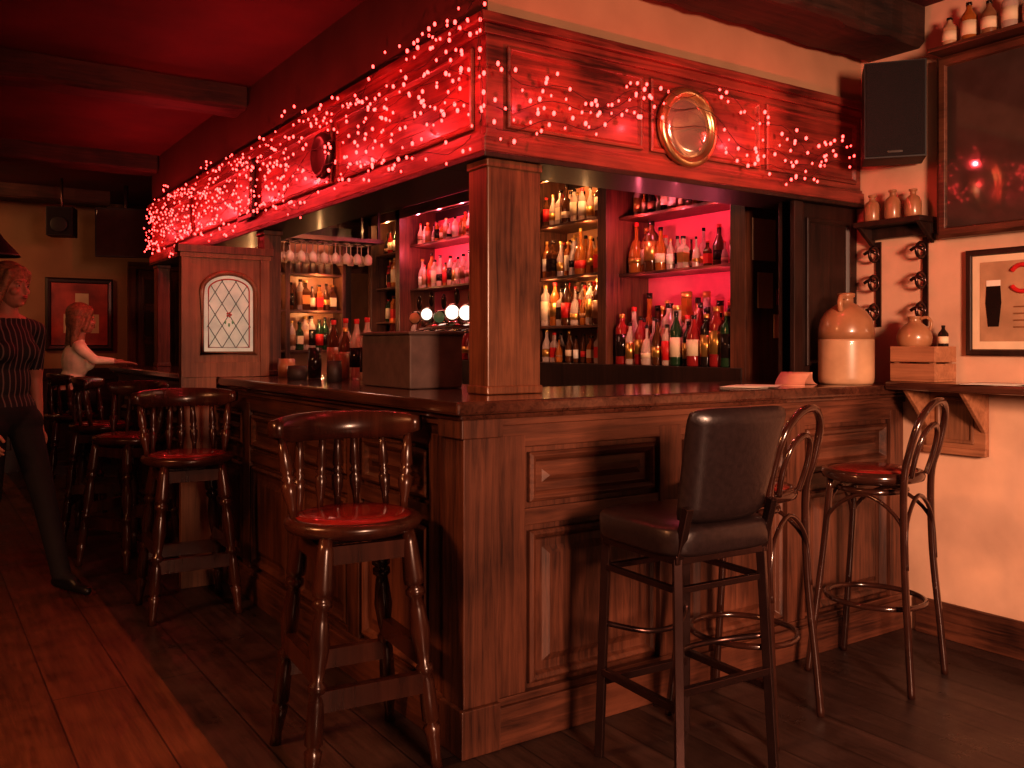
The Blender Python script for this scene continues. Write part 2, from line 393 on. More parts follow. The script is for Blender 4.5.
def post(name, x0, x1, y0, y1, z0, z1, mat=wcz):
    m = MB(); m.box(x0, x1, y0, y1, z0, z1, mat)
    m.box(x0-.006, x1+.006, y0-.006, y1+.006, z0, z0+.03, mat); m.box(x0-.006, x1+.006, y0-.006, y1+.006, z1-.03, z1, mat)
    return m.build(name, bevel=.005)
post('bar_column', .205, .432, .20, .33, 1.121, ZF0-.021)
post('bar_column', .20, .30, 2.56, 2.68, 1.121, ZF0-.021, wz)
post('bar_column', .20, .30, 5.2, 5.32, 1.121, ZF0-.021, wz)
m = MB(); m.box(1.84, XE, .22, .27, 1.121, ZF0-.021, wblk); m.box(1.84, 1.90, .20, .29, 1.121, ZF0-.021, wblk)
m.panel((1.94, .22, 1.2), (1,0,0), (0,0,1), (0,-1,0), .32, .68, pro, wblk); m.build('bar_end_panel', bevel=.003)

m = MB(); R = Matrix.Translation((1.15, A-.004, 2.176)) @ Matrix.Rotation(pi/2, 4, 'X')
m.lathe([(.10, -.010), (.160, -.010), (.160, .008), (.152, .018), (.138, .020), (.128, .014), (.124, .006), (.1, .004)], brass, R, 48)
m.lathe([(.126, .0), (.126, .005), (.09, .009), (.05, .012), (.0, .013)], convex, R, 48)
m.build('porthole_mirror')
m = MB(); m.box(A-.02, A-.001, 2.66, 2.94, 2.03, 2.36, wblk); m.panel((A-.02, 2.69, 2.06), (0,1,0), (0,0,1), (-1,0,0), .22, .27, [(0,0),(0,.008),(.02,.008),(.03,.002)], plain('plaque_face', (.35, .12, .1), .5)); m.build('wall_plaque', bevel=.003)
m = MB(); R = Matrix.Translation((A-.011, 1.62, 2.2)) @ Matrix.Rotation(-pi/2, 4, 'Y')
m.lathe([(.0, -.01), (.11, -.01), (.11, .012), (.10, .024), (.085, .024), (.075, .010), (0, .016)], wblk, R, 32); m.build('round_wood_boss')

# ------------------------------------------------------------ fairy lights (one object)
m = MB()
def blocked(q):
    return (abs(q.x-1.15) < .14 and abs(q.z-2.176) < .14 and q.y < .2 and q.x > .6) or (q.x < .2 and abs(q.y-1.62) < .12 and abs(q.z-2.2) < .12)
def strand(fn, n, step_jit=.5, r=.0060, clump=0):
    pts = []
    for i in range(n):
        t = (i+random.uniform(-step_jit, step_jit)*.8)/n
        if clump: t += .012*sin(t*55+clump)
        t = min(max(t, 0), 1); p = Vector(fn(t)); pts.append(p)
        q = p+Vector((random.uniform(-.014, .008), random.uniform(-.014, .008), random.uniform(-.045, .045)))
        if blocked(q): continue
        rr = r*random.uniform(.7, 1.25)
        m.ell(q, (rr, rr, rr*1.3), bulb, None, 6, 4)
    m.tube(pts, .0014, wire, 4)
XF = A-.044
for k in range(8):
    ph = random.uniform(0, 6); z0 = 2.04+k*.052
    strand(lambda t: (XF+random.uniform(-.006, .006), .2+t*5.15, z0+.045*sin(t*24+ph)+.025*sin(t*61+ph)), 86, clump=ph)
for k in range(3):
    ph = random.uniform(0, 6); z0 = 2.13+k*.07
    strand(lambda t: (.2+t*1.97, XF+random.uniform(-.006, .006), z0+.07*sin(t*9+ph)+.03*sin(t*31+ph)-.03*t), 54, clump=ph)
strand(lambda t: (.15, .15+.6*t, 2.47-.02*t+.02*sin(t*20)), 12)
strand(lambda t: (.135+.01*sin(t*9), .135, 2.05+t*.5), 14)
m.build('fairy_lights', recalc=False)

# ------------------------------------------------------------ back bar
BX = 1.98; WI = XE
m = MB()
m.box(1.78, WI, .62, 4.98, 0, .95, wblk); m.box(1.96, WI, .62, 4.98, .95, 1.18, wblk)
m.box(WI-.02, WI, .62, 4.98, 1.18, 2.44, wblk)
m.box(1.97, WI, .602, .70, 0.95, 2.44, wz)
divs = [(1.66, 1.74), (2.48, 2.56), (3.14, 3.22), (4.36, 4.44), (4.92, 4.98)]
for (a, b) in divs: m.box(BX-.02, WI, a, b, 1.18, 2.44, wz)
m.box(BX-.02, BX+.01, .62, 4.98, 2.36, 2.44, wy)
bays = [(.70, 1.66, pinkm, (1.18, 1.72, 2.06)), (1.74, 2.48, mirrorm, (1.18, 1.42, 1.74, 2.08)), (2.56, 3.14, mirrorm, (1.18, 1.5, 1.8, 2.1)),
        (3.22, 4.36, pinkm, (1.18, 1.77, 2.14)), (4.44, 4.92, mirrorm, (1.18, 1.5, 1.8, 2.1))]
for (a, b, pm, zs) in bays:
    m.box(WI-.03, WI-.02, a, b, 1.18, 2.36, pm)
    for z in zs[1:]: m.box(BX+.08 if pm is pinkm else BX+.03, WI-.03, a, b, z-.018, z, wy)
m.build('back_bar_cabinet', bevel=.002)
m = MB()
m.box(.64, 1.9, 5.22, 5.29, 0, 2.36, wblk); m.box(.64, 1.75, 5.0, 5.22, 0, .95, wblk)
for z in (1.25, 1.6, 1.92): m.box(.66, 1.74, 5.02, 5.22, z-.02, z, wx)
m.box(.64, .68, 5.0, 5.22, .95, 2.2, wz); m.box(1.2, 1.24, 5.0, 5.22, .95, 2.2, wz); m.box(1.72, 1.75, 5.0, 5.22, .95, 2.2, wz)
m.box(.68, 1.2, 5.212, 5.22, .95, 2.2, mirrorm); m.box(1.24, 1.72, 5.212, 5.22, .95, 2.2, mirrorm)
m.build('end_shelf_unit', bevel=.002)

GL = [gclear, gclear, gclear, gamber, gamber, gbrown, gdark, ggreen, gred]
LB = [cream, white, gdark, red, gold, cream, stone3]
def bottle(m, x, y, z, h, r, g, lab, cap, kind=0):
    seg = 12
    sh, nk, nr = [(.62, .80, .33), (.5, .72, .36), (.70, .82, .42), (.60, .74, .40), (.40, .62, .25)][kind]
    M = T(x, y, z)
    if kind == 3: seg = 4; r *= 1.3
    if kind == 4: r *= 1.15
    m.lathe([(0, 0), (r*.93, 0), (r, .01), (r, h*sh), (r*.9, h*(sh+.05)), (r*(.45 if kind != 4 else .6), h*nk), (r*nr, h*(nk+.05)), (r*nr, h*.93)], g, M, seg, kind != 3)
    m.lathe([(r*(nr+.03), h*.92), (r*(nr+.05), h*.925), (r*(nr+.05), h), (0, h)], cap, M, 8)
    t = max(sh-.10, .28); b0 = random.uniform(.12, .22)
    m.lathe([(r*.9, h*b0), (r*1.02, h*b0), (r*1.02, h*t), (r*.9, h*t)], lab, M, seg, kind != 3)
def row(m, p0, p1, n, hmin, hmax, pal=GL, jit=.014, rr=(.115, .145)):
    p0 = Vector(p0); p1 = Vector(p1)
    for i in range(n):
        p = p0.lerp(p1, (i+.5)/n); h = random.uniform(hmin, hmax)
        bottle(m, p.x+random.uniform(-jit, jit), p.y+random.uniform(-jit, jit)*.6, p.z, h, h*random.uniform(*rr), random.choice(pal), random.choice(LB), random.choice([gold, gdark, red, gdark]), random.choice([0, 0, 1, 2, 2, 3, 4]))
e = .0015; CL = [gclear, gclear, gamber, gclear, gbrown]
m = MB()
row(m, (2.02, .72, 1.18+e), (2.02, 1.63, 1.18+e), 12, .22, .32); row(m, (2.12, .73, 1.18+e), (2.12, 1.62, 1.18+e), 12, .27, .37); row(m, (2.23, .73, 1.18+e), (2.23, 1.62, 1.18+e), 11, .32, .43)
row(m, (2.14, .74, 1.72+e), (2.14, 1.06, 1.72+e), 3, .12, .17, CL); row(m, (2.14, 1.06, 1.72+e), (2.14, 1.36, 1.72+e), 3, .17, .22, CL); row(m, (2.14, 1.36, 1.72+e), (2.14, 1.62, 1.72+e), 4, .25, .31, CL); row(m, (2.25, .76, 1.72+e), (2.25, 1.62, 1.72+e), 8, .14, .25, CL)
row(m, (2.13, .73, 2.06+e), (2.13, 1.62, 2.06+e), 14, .12, .19, [gdark, gclear, gamber, gdark])
m.build('liquor_bottles')
m = MB()
for z, hh in ((1.18, (.16, .22)), (1.42, (.22, .29)), (1.74, (.22, .30)), (2.08, (.19, .26))):
    row(m, (2.08, 1.76, z+e), (2.08, 2.46, z+e), 9, *hh, [gclear, gamber, gclear, gbrown] if z < 2 else CL)
    row(m, (2.19, 1.78, z+e), (2.19, 2.44, z+e), 8, *hh, CL)
m.build('liquor_bottles')
m = MB()
for z, hh in ((1.18, (.2, .29)), (1.5, (.2, .27)), (1.8, (.2, .27)), (2.1, (.17, .22))):
    row(m, (2.1, 2.58, z+e), (2.1, 3.12, z+e), 7, *hh); row(m, (2.1, 4.46, z+e), (2.1, 4.90, z+e), 6, *hh)
row(m, (2.08, 3.24, 1.18+e), (2.08, 4.34, 1.18+e), 14, .26, .36); row(m, (2.14, 3.24, 1.77+e), (2.14, 4.34, 1.77+e), 14, .18, .29, CL); row(m, (2.13, 3.24, 2.14+e), (2.13, 4.34, 2.14+e), 15, .13, .2, [gclear, gamber, cream])
m.build('liquor_bottles')
m = MB()
row(m, (.70, 5.10, 1.25+e), (1.18, 5.10, 1.25+e), 7, .2, .28, [gclear, gbrown, gamber]); row(m, (1.26, 5.10, 1.25+e), (1.70, 5.10, 1.25+e), 7, .24, .3, [gdark, ggreen, gclear])
row(m, (1.26, 5.10, 1.6+e), (1.70, 5.10, 1.6+e), 7, .2, .27, [gclear, gbrown, gamber])
m.build('liquor_bottles')
def tumbler(m, x, y, z, h=.11, r=.03):
    m.lathe([(0, 0), (r*.8, 0), (r, h), (r*.92, h), (r*.74, .012), (0, .01)], gclear, T(x, y, z), 12)
def wineglass(m, x, y, ztop):
    M = T(x, y, ztop) @ Matrix.Rotation(pi, 4, 'X')
    m.lathe([(0, 0), (.033, 0), (.033, .003), (.005, .008), (.005, .08), (.02, .09), (.036, .115), (.036, .15), (.028, .175), (.025, .175), (.033, .15), (.032, .118), (0, .095)], gclear, M, 12)
m = MB()
for i in range(7):
    for z in (1.6+e, 1.92+e): tumbler(m, .72+i*.07, 5.12, z)
for i in range(6): tumbler(m, 1.28+i*.07, 5.12, 1.92+e)
m.build('tumbler_glasses')
m = MB()
for j in range(2):
    for i in range(13): wineglass(m, .62+i*.1, 4.68+j*.14, 2.158)
m.build('wine_glasses')
m = MB()
for i in range(14): m.box(.56+i*.1, .584+i*.1, 4.60, 4.94, 2.16, 2.175, wblk)
m.box(.54, 1.92, 4.58, 4.62, 2.165, 2.2, wx); m.box(.54, 1.92, 4.92, 4.96, 2.165, 2.2, wx)
for x in (.56, 1.88):
    for y in (4.60, 4.94): m.box(x-.01, x+.01, y-.01, y+.01, 2.2, 2.448, wblk)
m.build('glass_rack')
m = MB()
for (x0, x1, z0, z1, mt) in ((2.02, 2.19, 1.72, 1.93, cream), (2.06, 2.17, 1.48, 1.66, cream), (2.18, 2.30, 1.33, 1.45, cream), (2.20, 2.29, 1.50, 1.58, red)):
    m.box(x0, x1, .596, .6015, z0, z1, mt)
m.build('pinned_notices')

# ------------------------------------------------------------ counter items
m = MB()
m.box(.16, .40, .70, 1.15, 1.121, 1.335, boxm); m.box(.152, .408, .692, 1.158, 1.335, 1.35, boxm)
m.build('counter_box', bevel=.006)
m = MB()
m.tube(smooth_path([(.52, .78, 1.121), (.52, .78, 1.33), (.52, .85, 1.37), (.52, 1.2, 1.37), (.52, 1.27, 1.33), (.52, 1.27, 1.121)], 5), .025, chrome, 12)
nd = Vector((-.75, -.66, .05)).normalized()
for i in range(5):
    y = .80+i*.115; p = Vector((.49, y, 1.40)); dz = (.0, .006, -.012, .004, -.01)[i]
    m.tube([(.52, y, 1.36), (.51, y, 1.44), p+Vector((0, 0, .05+dz))], .011, chrome, 8)
    m.tube([(.50, y, 1.36), (.46, y, 1.35), (.445, y, 1.31)], .009, chrome, 8)
    Mx = Matrix.Translation(Vector((.48, y, 1.43+dz))) @ nd.to_track_quat('Z', 'Y').to_matrix().to_4x4()
    k = (1, 1, .8, .85, .8)[i]
    m.lathe([(0, -.008), (.036*k, -.008), (.038*k, .004), (.033*k, .01)], chrome, Mx, 20)
    m.lathe([(.032*k, .006), (.031*k, .012), (0, .015)], tapglow if i in (0, 1, 3) else (stgreen if i == 2 else cream), Mx, 20)
    m.ell((.50, y, 1.50+dz), (.012, .012, .035), gdark, None, 10, 8)
m.build('beer_tap_font')
m = MB()
for (x, y, h, r, mt) in ((.2, 1.55, .1, .035, blackm), (.32, 1.75, .13, .04, stone2), (.15, 1.9, .07, .05, blackm), (.3, 2.05, .16, .035, gdark), (.22, 2.25, .1, .045, stone3)):
    m.lathe([(0, 0), (r, 0), (r*1.05, h*.5), (r*.95, h), (r*.85, h), (r*.85, .01), (0, .01)], mt, T(x, y, 1.121), 16)
m.build('condiment_pots')
m = MB()
for i in range(7): bottle(m, .42+random.uniform(0, .1), 1.45+i*.13, 1.121, random.uniform(.26, .34), .037, random.choice([gdark, gbrown, gclear, gclear]), random.choice(LB), random.choice([red, gold]))
m.build('beer_bottles')
def sheets(name, base, n=4, s=(.1, .15)):
    m = MB()
    for i in range(n):
        a = random.uniform(0, 3); c = Vector(base)+Vector((random.uniform(-.07, .07), random.uniform(-.03, .03), .0015*i+.001))
        m.box(-s[0], s[0], -s[1]/2, s[1]/2, 0, .001, white, Matrix.Translation(c) @ Matrix.Rotation(a*.25, 4, 'Z'))
    return m.build(name)
sheets('menu_leaflets', (1.45, .10, 1.12))
m = MB()
vs = []; fs = []; g = 8
for sgn in (-1, 1):
    o = len(vs)
    for j in range(2):
        for i in range(g+1):
            t = i/g; vs.append((sgn*(.012+.075*t), .01*sin(t*3)+.13*j, .001+(.055*(1-t)**1.5)))
    for i in range(g): fs.append((o+i, o+i+1, o+g+2+i, o+g+1+i))
m.add(vs, fs, plain('leaflet_rose', (.55, .25, .17), .6), True); ob = m.build('folded_leaflet', (1.78, .06, 1.121), radians(20)); ob.modifiers.new('s', 'SOLIDIFY').thickness = .002
m = MB()
m.lathe([(0, 0), (.112, 0), (.118, .01), (.12, .03), (.12, .19), (.1198, .20)], stone1, None, 32)
m.lathe([(.1195, .199), (.1195, .235), (.118, .25), (.110, .29), (.086, .325), (.05, .352), (.032, .362), (.030, .385), (.038, .392), (.038, .405), (.026, .408), (.022, .38), (0, .37)], stone3, None, 32)
m.tube(smooth_path([(.03, 0, .385), (.075, 0, .39), (.095, 0, .36), (.085, 0, .325)], 5), .012, stone3, 8)
m.build('stoneware_flagon', (2.02, .060, 1.121), radians(200))

# ------------------------------------------------------------ leaded glass screen
m = MB()
sy = 2.5; x0, x1 = -.275, .20
m.box(x0+.05, x1-.05, sy-.015, sy+.015, 1.122, 1.79, wlight)
m.box(x0, x0+.05, sy-.028, sy+.028, 1.122, 1.80, wlight)
m.box(x1-.05, x1, sy-.028, sy+.028, 1.122, 1.80, wlight); m.box(x0-.02, x1+.02, sy-.04, sy+.04, 1.79, 1.83, wz); m.box(x0-.008, x1+.008, sy-.032, sy+.032, 1.765, 1.79, wlight)
m.box(x0+.05, x1-.05, sy-.025, sy+.025, 1.122, 1.20, wlight)
m.box(x0, -.09, sy-.02, sy+.02, 0, 1.122, wlight)
gx0, gx1, gz0, gz1 = -.155, .11, 1.26, 1.66
def arch(ins=0, n=14):
    cx = (gx0+gx1)/2; hw = (gx1-gx0)/2-ins; sh = gz1-.07
    p = [(gx0+ins, gz0+ins), (gx1-ins, gz0+ins)]
    for i in range(n+1):
        a = pi*i/n; p.append((cx+hw*cos(a), sh+(.085-ins)*sin(a)))
    return p
for sgn in (-1, 1):
    yy = sy+sgn*.017
    m.prism(arch(), 'Y', yy-.003, yy+.003, stglass)
    yo = sy+sgn*.023
    m.tube([(p[0], yo, p[1]) for p in arch(-.012)], .014, wlight, 8, closed=True)
    m.tube([(p[0], yo, p[1]) for p in arch(.022)], .004, stred, 6, closed=True)
    cx = (gx0+gx1)/2
    for k in range(-5, 6):
        for dr in (1, -1):
            a = []
            for t in range(41):
                z = gz0+.02+t/40*(gz1-gz0-.03); x = cx+k*.075+dr*(z-1.46)*.62
                zmax = gz1-.07+.075*math.sqrt(max(0, 1-((x-cx)/.125)**2)) if abs(x-cx) < .118 else 0
                if abs(x-cx) < .118 and z < zmax: a.append((x, yo, z))
            if len(a) > 2: m.tube([a[0], a[-1]], .0022, lead, 5)
    Rr = Matrix.Translation((cx, yo, 1.46)) @ Matrix.Rotation(pi/2, 4, 'X')
    for i in range(5):
        a = 2*pi*i/5; m.ell((.010*cos(a), .010*sin(a), 0), (.006, .006, .004), stred, Rr, 8, 6)
    for (dx, dz) in ((-.02, -.04), (.02, -.04), (0, -.055)):
        m.ell((cx+dx, yo, 1.46+dz), (.006, .003, .011), stgreen, None, 8, 6)
m.build('leaded_glass_screen', bevel=.002)

# ------------------------------------------------------------ right wall things
SZ = 1.135
m = MB()
m.box(2.08, XE, -2.6, -.09, SZ-.035, SZ, wtop)
m.build('wall_counter_shelf', bevel=.008)
m = MB()
m.box(XW-.03, XE, -.42, -.15, .82, SZ-.036, wcrate); m.box(XW-.045, XW-.03, -.425, -.145, .82, .85, wcrate)
for yy in (-.17, -.42, -2.0): m.prism([(2.12, SZ-.036), (2.30, SZ-.036), (2.30, .92)], 'Y', yy, yy+.02, wcrate)
m.panel((XW-.03, -.20, .87), (0,-1,0), (0,0,1), (-1,0,0), .17, .2, [(0,0),(0,.008),(.012,.008),(.018,.001)], wlight)
m.build('shelf_bracket', bevel=.003)
m = MB(); cx0, cx1, cy0, cy1, cz = 2.145, 2.31, -.285, -.075, SZ+.001
for k in range(2):
    z0 = cz+.01+k*.075; z1 = z0+.068
    m.box(cx0, cx0+.012, cy0, cy1, z0, z1, wcrate); m.box(cx1-.012, cx1, cy0, cy1, z0, z1, wcrate)
    m.box(cx0+.012, cx1-.012, cy0, cy0+.012, z0, z1, wcrate); m.box(cx0+.012, cx1-.012, cy1-.012, cy1, z0, z1, wcrate)
for (x, y) in ((cx0+.012, cy0+.012), (cx1-.032, cy0+.012), (cx0+.012, cy1-.032), (cx1-.032, cy1-.032)): m.box(x, x+.02, y, y+.02, cz, cz+.15, wcrate)
m.box(cx0, cx1, cy0, cy1, cz, cz+.01, wcrate); m.box(cx0+.012, cx1-.012, cy0+.012, cy1-.012, cz+.13, cz+.143, wcrate)
m.build('wooden_crate', bevel=.002)
m = MB()
m.lathe([(0, 0), (.055, 0), (.07, .02), (.074, .05), (.066, .08), (.04, .105), (.026, .115), (.026, .135), (.032, .14), (.022, .142), (.018, .115), (0, .11)], stone3, None, 24)
m.tube(smooth_path([(.026, 0, .13), (.055, 0, .135), (.072, 0, .11), (.066, 0, .08)], 5), .007, stone3, 8)
m.build('stoneware_jug', (2.205, -.155, cz+.144), radians(-80))
m = MB(); bottle(m, 2.26, -.255, cz+.144, .1, .022, gdark, cream, gdark); m.build('small_bottle')
m = MB(); m.box(2.19, XE, -.19, .145, 1.84, 1.865, wblk); m.box(2.29, XE, -.19, .145, 1.79, 1.84, wblk)
for y in (-.17, .125): m.prism([(2.20, 1.84), (2.32, 1.84), (2.32, 1.75)], 'Y', y-.01, y+.01, wblk)
m.build('wall_shelf', bevel=.003)
m = MB()
for y, h in ((.085, .125), (-.02, .135), (-.12, .125)):
    m.lathe([(0, 0), (.032, 0), (.036, .01), (.036, h*.55), (.026, h*.72), (.013, h*.8), (.013, h*.92), (.018, h*.94), (.018, h), (0, h)], stone3, T(2.25, y, 1.866), 18)
m.build('stoneware_bottles')
for y in (.10, -.135):
    m = MB(); m.box(XW-.012, XE, y-.012, y+.012, 1.38, 1.78, metal)
    for k in range(3):
        z = 1.45+k*.135
        m.tube([(XW-.045+.034*cos(a), y+.0, z+.034*sin(a)) for a in [2*pi*i/14 for i in range(14)]], .008, metal, 6, closed=True)
        m.tube([(XW-.075, y-.03+.06*t, z+.012*sin(t*pi)) for t in (0, .25, .5, .75, 1)], .008, metal, 6)
    m.build('iron_bottle_rack')
m = MB()
m.box(-.125, .125, -.09, .09, -.21, .21, black); m.box(-.118, .118, -.098, -.09, -.203, .203, grille)
m.box(-.03, .03, -.0995, -.098, -.19, -.18, chrome)
m.box(-.02, .02, .09, .10, -.03, .03, metal); m.tube([(0, .09, 0), (.04, .13, 0)], .012, metal, 8)
m.build('loudspeaker', (2.155, -.085, 2.32), radians(-52), bevel=.006)
m = MB()
y0, y1, z0, z1 = -1.5, -.22, 1.76, 2.55
m.box(XW-.05, XE, y0, y1, z0, z1, wy)
m.panel((XW-.05, y1, z0), (0,-1,0), (0,0,1), (-1,0,0), y1-y0, z1-z0, [(0, 0), (0, .012), (.015, .02), (.04, .02), (.048, .004)], wy)
m.box(XW-.058, XW-.0535, y0+.045, y1-.045, z0+.045, z1-.045, screen)
m.build('wall_screen', bevel=.002)
m = MB(); m.box(2.18, XE, -1.45, -.23, 2.555, 2.572, wy); m.build('high_shelf', bevel=.002)
m = MB()
for i, (h, mt) in enumerate(((.13, stone1), (.17, gamber), (.15, stone2), (.18, gclear), (.13, stone1), (.16, stone2), (.14, stone1))):
    y = -.29-i*.085; bottle(m, 2.25, y, 2.573, h, .033, mt, cream, gdark)
m.build('antique_bottles')
m = MB()
y1, y0, z0, z1 = -.33, -.83, 1.25, 1.70
m.box(XW-.018, XE, y0, y1, z0, z1, black)
m.panel((XW-.018, y1, z0), (0,-1,0), (0,0,1), (-1,0,0), y1-y0, z1-z0, [(0, 0), (0, .008), (.006, .012), (.022, .012), (.028, .001)], wblk)
m.box(XW-.021, XW-.0185, y0+.027, y1-.027, z0+.027, z1-.027, cream)
m.box(XW-.0225, XW-.021, y0+.07, y1-.06, z0+.06, z1-.055, stone1)
X0 = XW-.0245; ty = .075; tz = .012
m.prism([(-.500+ty, 1.36+tz), (-.545+ty, 1.36+tz), (-.556+ty, 1.46+tz), (-.552+ty, 1.53+tz), (-.493+ty, 1.53+tz), (-.489+ty, 1.46+tz)], 'X', X0, X0+.002, gdark)
m.prism([(-.493+ty, 1.53+tz), (-.552+ty, 1.53+tz), (-.552+ty, 1.555+tz), (-.493+ty, 1.555+tz)], 'X', X0, X0+.002, white)
m.tube([(X0, -.565+.05*cos(a), 1.57+.055*sin(a)) for a in [radians(35+290*i/16) for i in range(17)]], .010, red, 6)
for k in range(4): m.box(X0, X0+.002, -.67, -.53, 1.45-k*.028, 1.456-k*.028, stone2)
m.build('framed_print', bevel=.001)
sheets('menu_leaflets', (2.2, -.52, SZ), 4, (.07, .2))

# ------------------------------------------------------------ far room
m = MB(); y = YB
fx0, fx1, fz0, fz1 = -.30, .35, 1.24, 2.0
m.box(fx0, fx1, y-.03, y-.001, fz0, fz1, wblk)
m.panel((fx0, y-.03, fz0), (1,0,0), (0,0,1), (0,-1,0), fx1-fx0, fz1-fz0, [(0,0),(0,.01),(.02,.018),(.045,.015),(.055,.002)], wblk)
m.box(fx0+.055, fx1-.055, y-.036, y-.0325, fz0+.055, fz1-.055, plain('poster_red', (.42, .07, .05), .5, noise=.5, nscale=5))
m.box(-.13, .21, y-.038, y-.036, 1.42, 1.62, cream); m.box(-.02, .11, y-.038, y-.036, 1.66, 1.84, cream); m.box(-.09, .17, y-.0395, y-.038, 1.5, 1.54, gdark)
m.build('framed_poster', bevel=.002)
m = MB(); dx0, dx1 = .58, 1.38
m.box(dx0-.08, dx0, y-.05, y-.001, 0, 2.12, wz); m.box(dx1, dx1+.08, y-.05, y-.001, 0, 2.12, wz); m.box(dx0-.08, dx1+.08, y-.05, y-.001, 2.12, 2.2, wx)
m.box(dx0, dx1, y-.03, y-.001, 0, 2.12, wz)
for i in range(2):
    for k in range(3):
        m.panel((dx0+.07+i*.35, y-.03, 1.0+k*.36), (1,0,0), (0,0,1), (0,-1,0), .30, .32, [(0,0),(0,.01),(.02,.01),(.025,0.001)], wz)
        m.box(dx0+.1+i*.35, dx0+.34+i*.35, y-.034, y-.031, 1.03+k*.36, 1.29+k*.36, screen)
    m.panel((dx0+.07+i*.35, y-.03, .15), (1,0,0), (0,0,1), (0,-1,0), .30, .75, [(0,0),(0,.01),(.02,.01),(.04,.002),(.06,.008)], wz)
m.ell((dx0+.05, y-.06, 1.0), (.025, .025, .025), brass)
m.build('door_1', bevel=.002)
m = MB(); m.box(-.26, .26, -.03, .02, -.24, .22, black); m.box(-.245, .245, -.033, -.03, -.225, .2, screen); m.box(-.1, .1, .02, .06, -.1, .1, black)
m.tube([(0, .04, 0), (0, .04, .2), (0, .04, .44)], .02, metal, 8)
m.build('television', (.22, 6.6, 2.36), radians(-20), bevel=.004)
m = MB(); m.box(-.11, .11, -.1, .1, -.13, .13, black); m.box(-.1, .1, -.105, -.1, -.12, .12, grille)
m.lathe([(.0, 0), (.07, 0), (.074, .006), (.065, .01), (0, .002)], black, Matrix.Translation((0, -.105, -.03)) @ Matrix.Rotation(pi/2, 4, 'X'), 20)
m.tube([(0, 0, .12), (0, 0, .40)], .012, metal, 8)
m.build('loudspeaker', (-.32, 6.6, 2.41), radians(-20), bevel=.005)
def pendant(x, y, z):
    m = MB(); m.lathe([(.02, .18), (.035, .16), (.06, .12), (.15, .02), (.16, 0), (.152, 0), (.14, .02), (.05, .115), (.0, .13)], black, None, 28)
    m.tube([(0, 0, .17), (0, 0, ZC-z-.002)], .004, black, 6); m.ell((0, 0, .045), (.028, .028, .035), warmbulb, None, 12, 8)
    return m.build('pendant_lamp', (x, y, z))
pendant(-.99, 4.6, 1.90)
m = MB(); m.lathe([(0, 0), (.2, 0), (.2, .015), (.04, .04), (.03, .1), (.045, .3), (.03, .6), (.05, .68), (0, .69)], metal, None, 24); m.lathe([(0, .69), (.34, .69), (.35, .7), (.35, .715), (.34, .725), (0, .725)], wtop, None, 36)
m.build('pub_table', (-1.35, 6.4, 0))

# ------------------------------------------------------------ stools
def windsor(name, loc, rz):
    m = MB(); Z = .755
    m.lathe([(0, Z-.042), (.165, Z-.045), (.195, Z-.032), (.205, Z-.015), (.20, Z+.002), (.18, Z+.008), (.16, Z+.004)], wstool, Matrix.Scale(1.06, 4, (1,0,0)), 40)
    m.lathe([(.175, Z-.005), (.172, Z+.008), (.15, Z+.016), (.08, Z+.017), (0, Z+.015)], redleather, Matrix.Scale(1.06, 4, (1,0,0)), 36)
    legp = [(0, .02), (.05, .025), (.20, .032), (.225, .031), (.235, .019), (.25, .030), (.27, .030), (.285, .019), (.33, .024), (.42, .031), (.50, .024), (.56, .017), (.575, .027), (.60, .027), (.61, .019), (.64, .024), (.80, .027), (.815, .016), (.83, .027), (.87, .023), (.95, .016), (1, .019)]
    tops = [(sx*.13, sy*.13) for sx, sy in ((-1,-1),(1,-1),(1,1),(-1,1))]
    K = .52
    for (x, y) in tops: m.turned((x, y, Z-.035), (x*(1+K), y*(1+K), 0), legp, wstool, 14)
    def at(i, z):
        f = 1+K*(1-z/(Z-.035)); return (tops[i][0]*f, tops[i][1]*f, z)
    for (i, j, z) in ((0, 1, .26), (2, 3, .26), (1, 2, .34), (3, 0, .34)):
        m.plank(at(i, z), at(j, z), .032, .062, wstool)
    for (i, j, z) in ((0, 1, .67), (2, 3, .67), (1, 2, .67), (3, 0, .67)): m.plank(at(i, z), at(j, z), .022, .055, wstool)
    n = 28; vs = []; fs = []
    def cp(t):
        s_ = 2*t-1; return Vector((.240*s_, .165-.125*abs(s_)**2.0, 0))
    for i in range(n+1):
        t = i/n; s_ = abs(2*t-1); p = cp(t); d = (cp(min(t+.01, 1))-cp(max(t-.01, 0))).normalized(); nn = Vector((-d.y, d.x, 0))
        top = 1.072+.006*(1-s_**2)-.010*s_**8; bot = .990-.004*(1-s_**2)+(.022 if s_ > .8 else 0)*(s_-.8)*5
        th = .013+.009*s_**4
        for (a, z) in ((-th, bot), (th, bot), (th*1.1, (bot+top)/2), (th, top-.005), (0, top), (-th, top-.005), (-th*1.05, (bot+top)/2)):
            vs.append(p+nn*(a+(z-1.03)*.28*(1-s_))+Vector((0, 0, z)))
    q = 7
    for i in range(n):
        for k in range(q):
            k2 = (k+1) % q; fs.append((i*q+k, i*q+k2, (i+1)*q+k2, (i+1)*q+k))
    fs.append(tuple(range(q))[::-1]); fs.append(tuple(n*q+k for k in range(q)))
    m.add(vs, fs, wstool, True)
    sp = [(0, .010), (.15, .011), (.3, .018), (.42, .020), (.46, .011), (.5, .019), (.54, .011), (.6, .017), (.8, .013), (1, .010)]
    for t in (.06, .21, .39, .5, .61, .79, .94):
        p = cp(t); a = radians(180-180*t)
        m.turned((.178*cos(a)*1.04, .165*sin(a), Z), (p.x, p.y, 1.005), sp if t not in (.06, .94) else [(u, r_*1.25) for u, r_ in sp], wstool, 10)
    return m.build(name, loc, rz, bevel=0)
windsor('captains_bar_stool', (-.305, .185, 0), radians(-5))
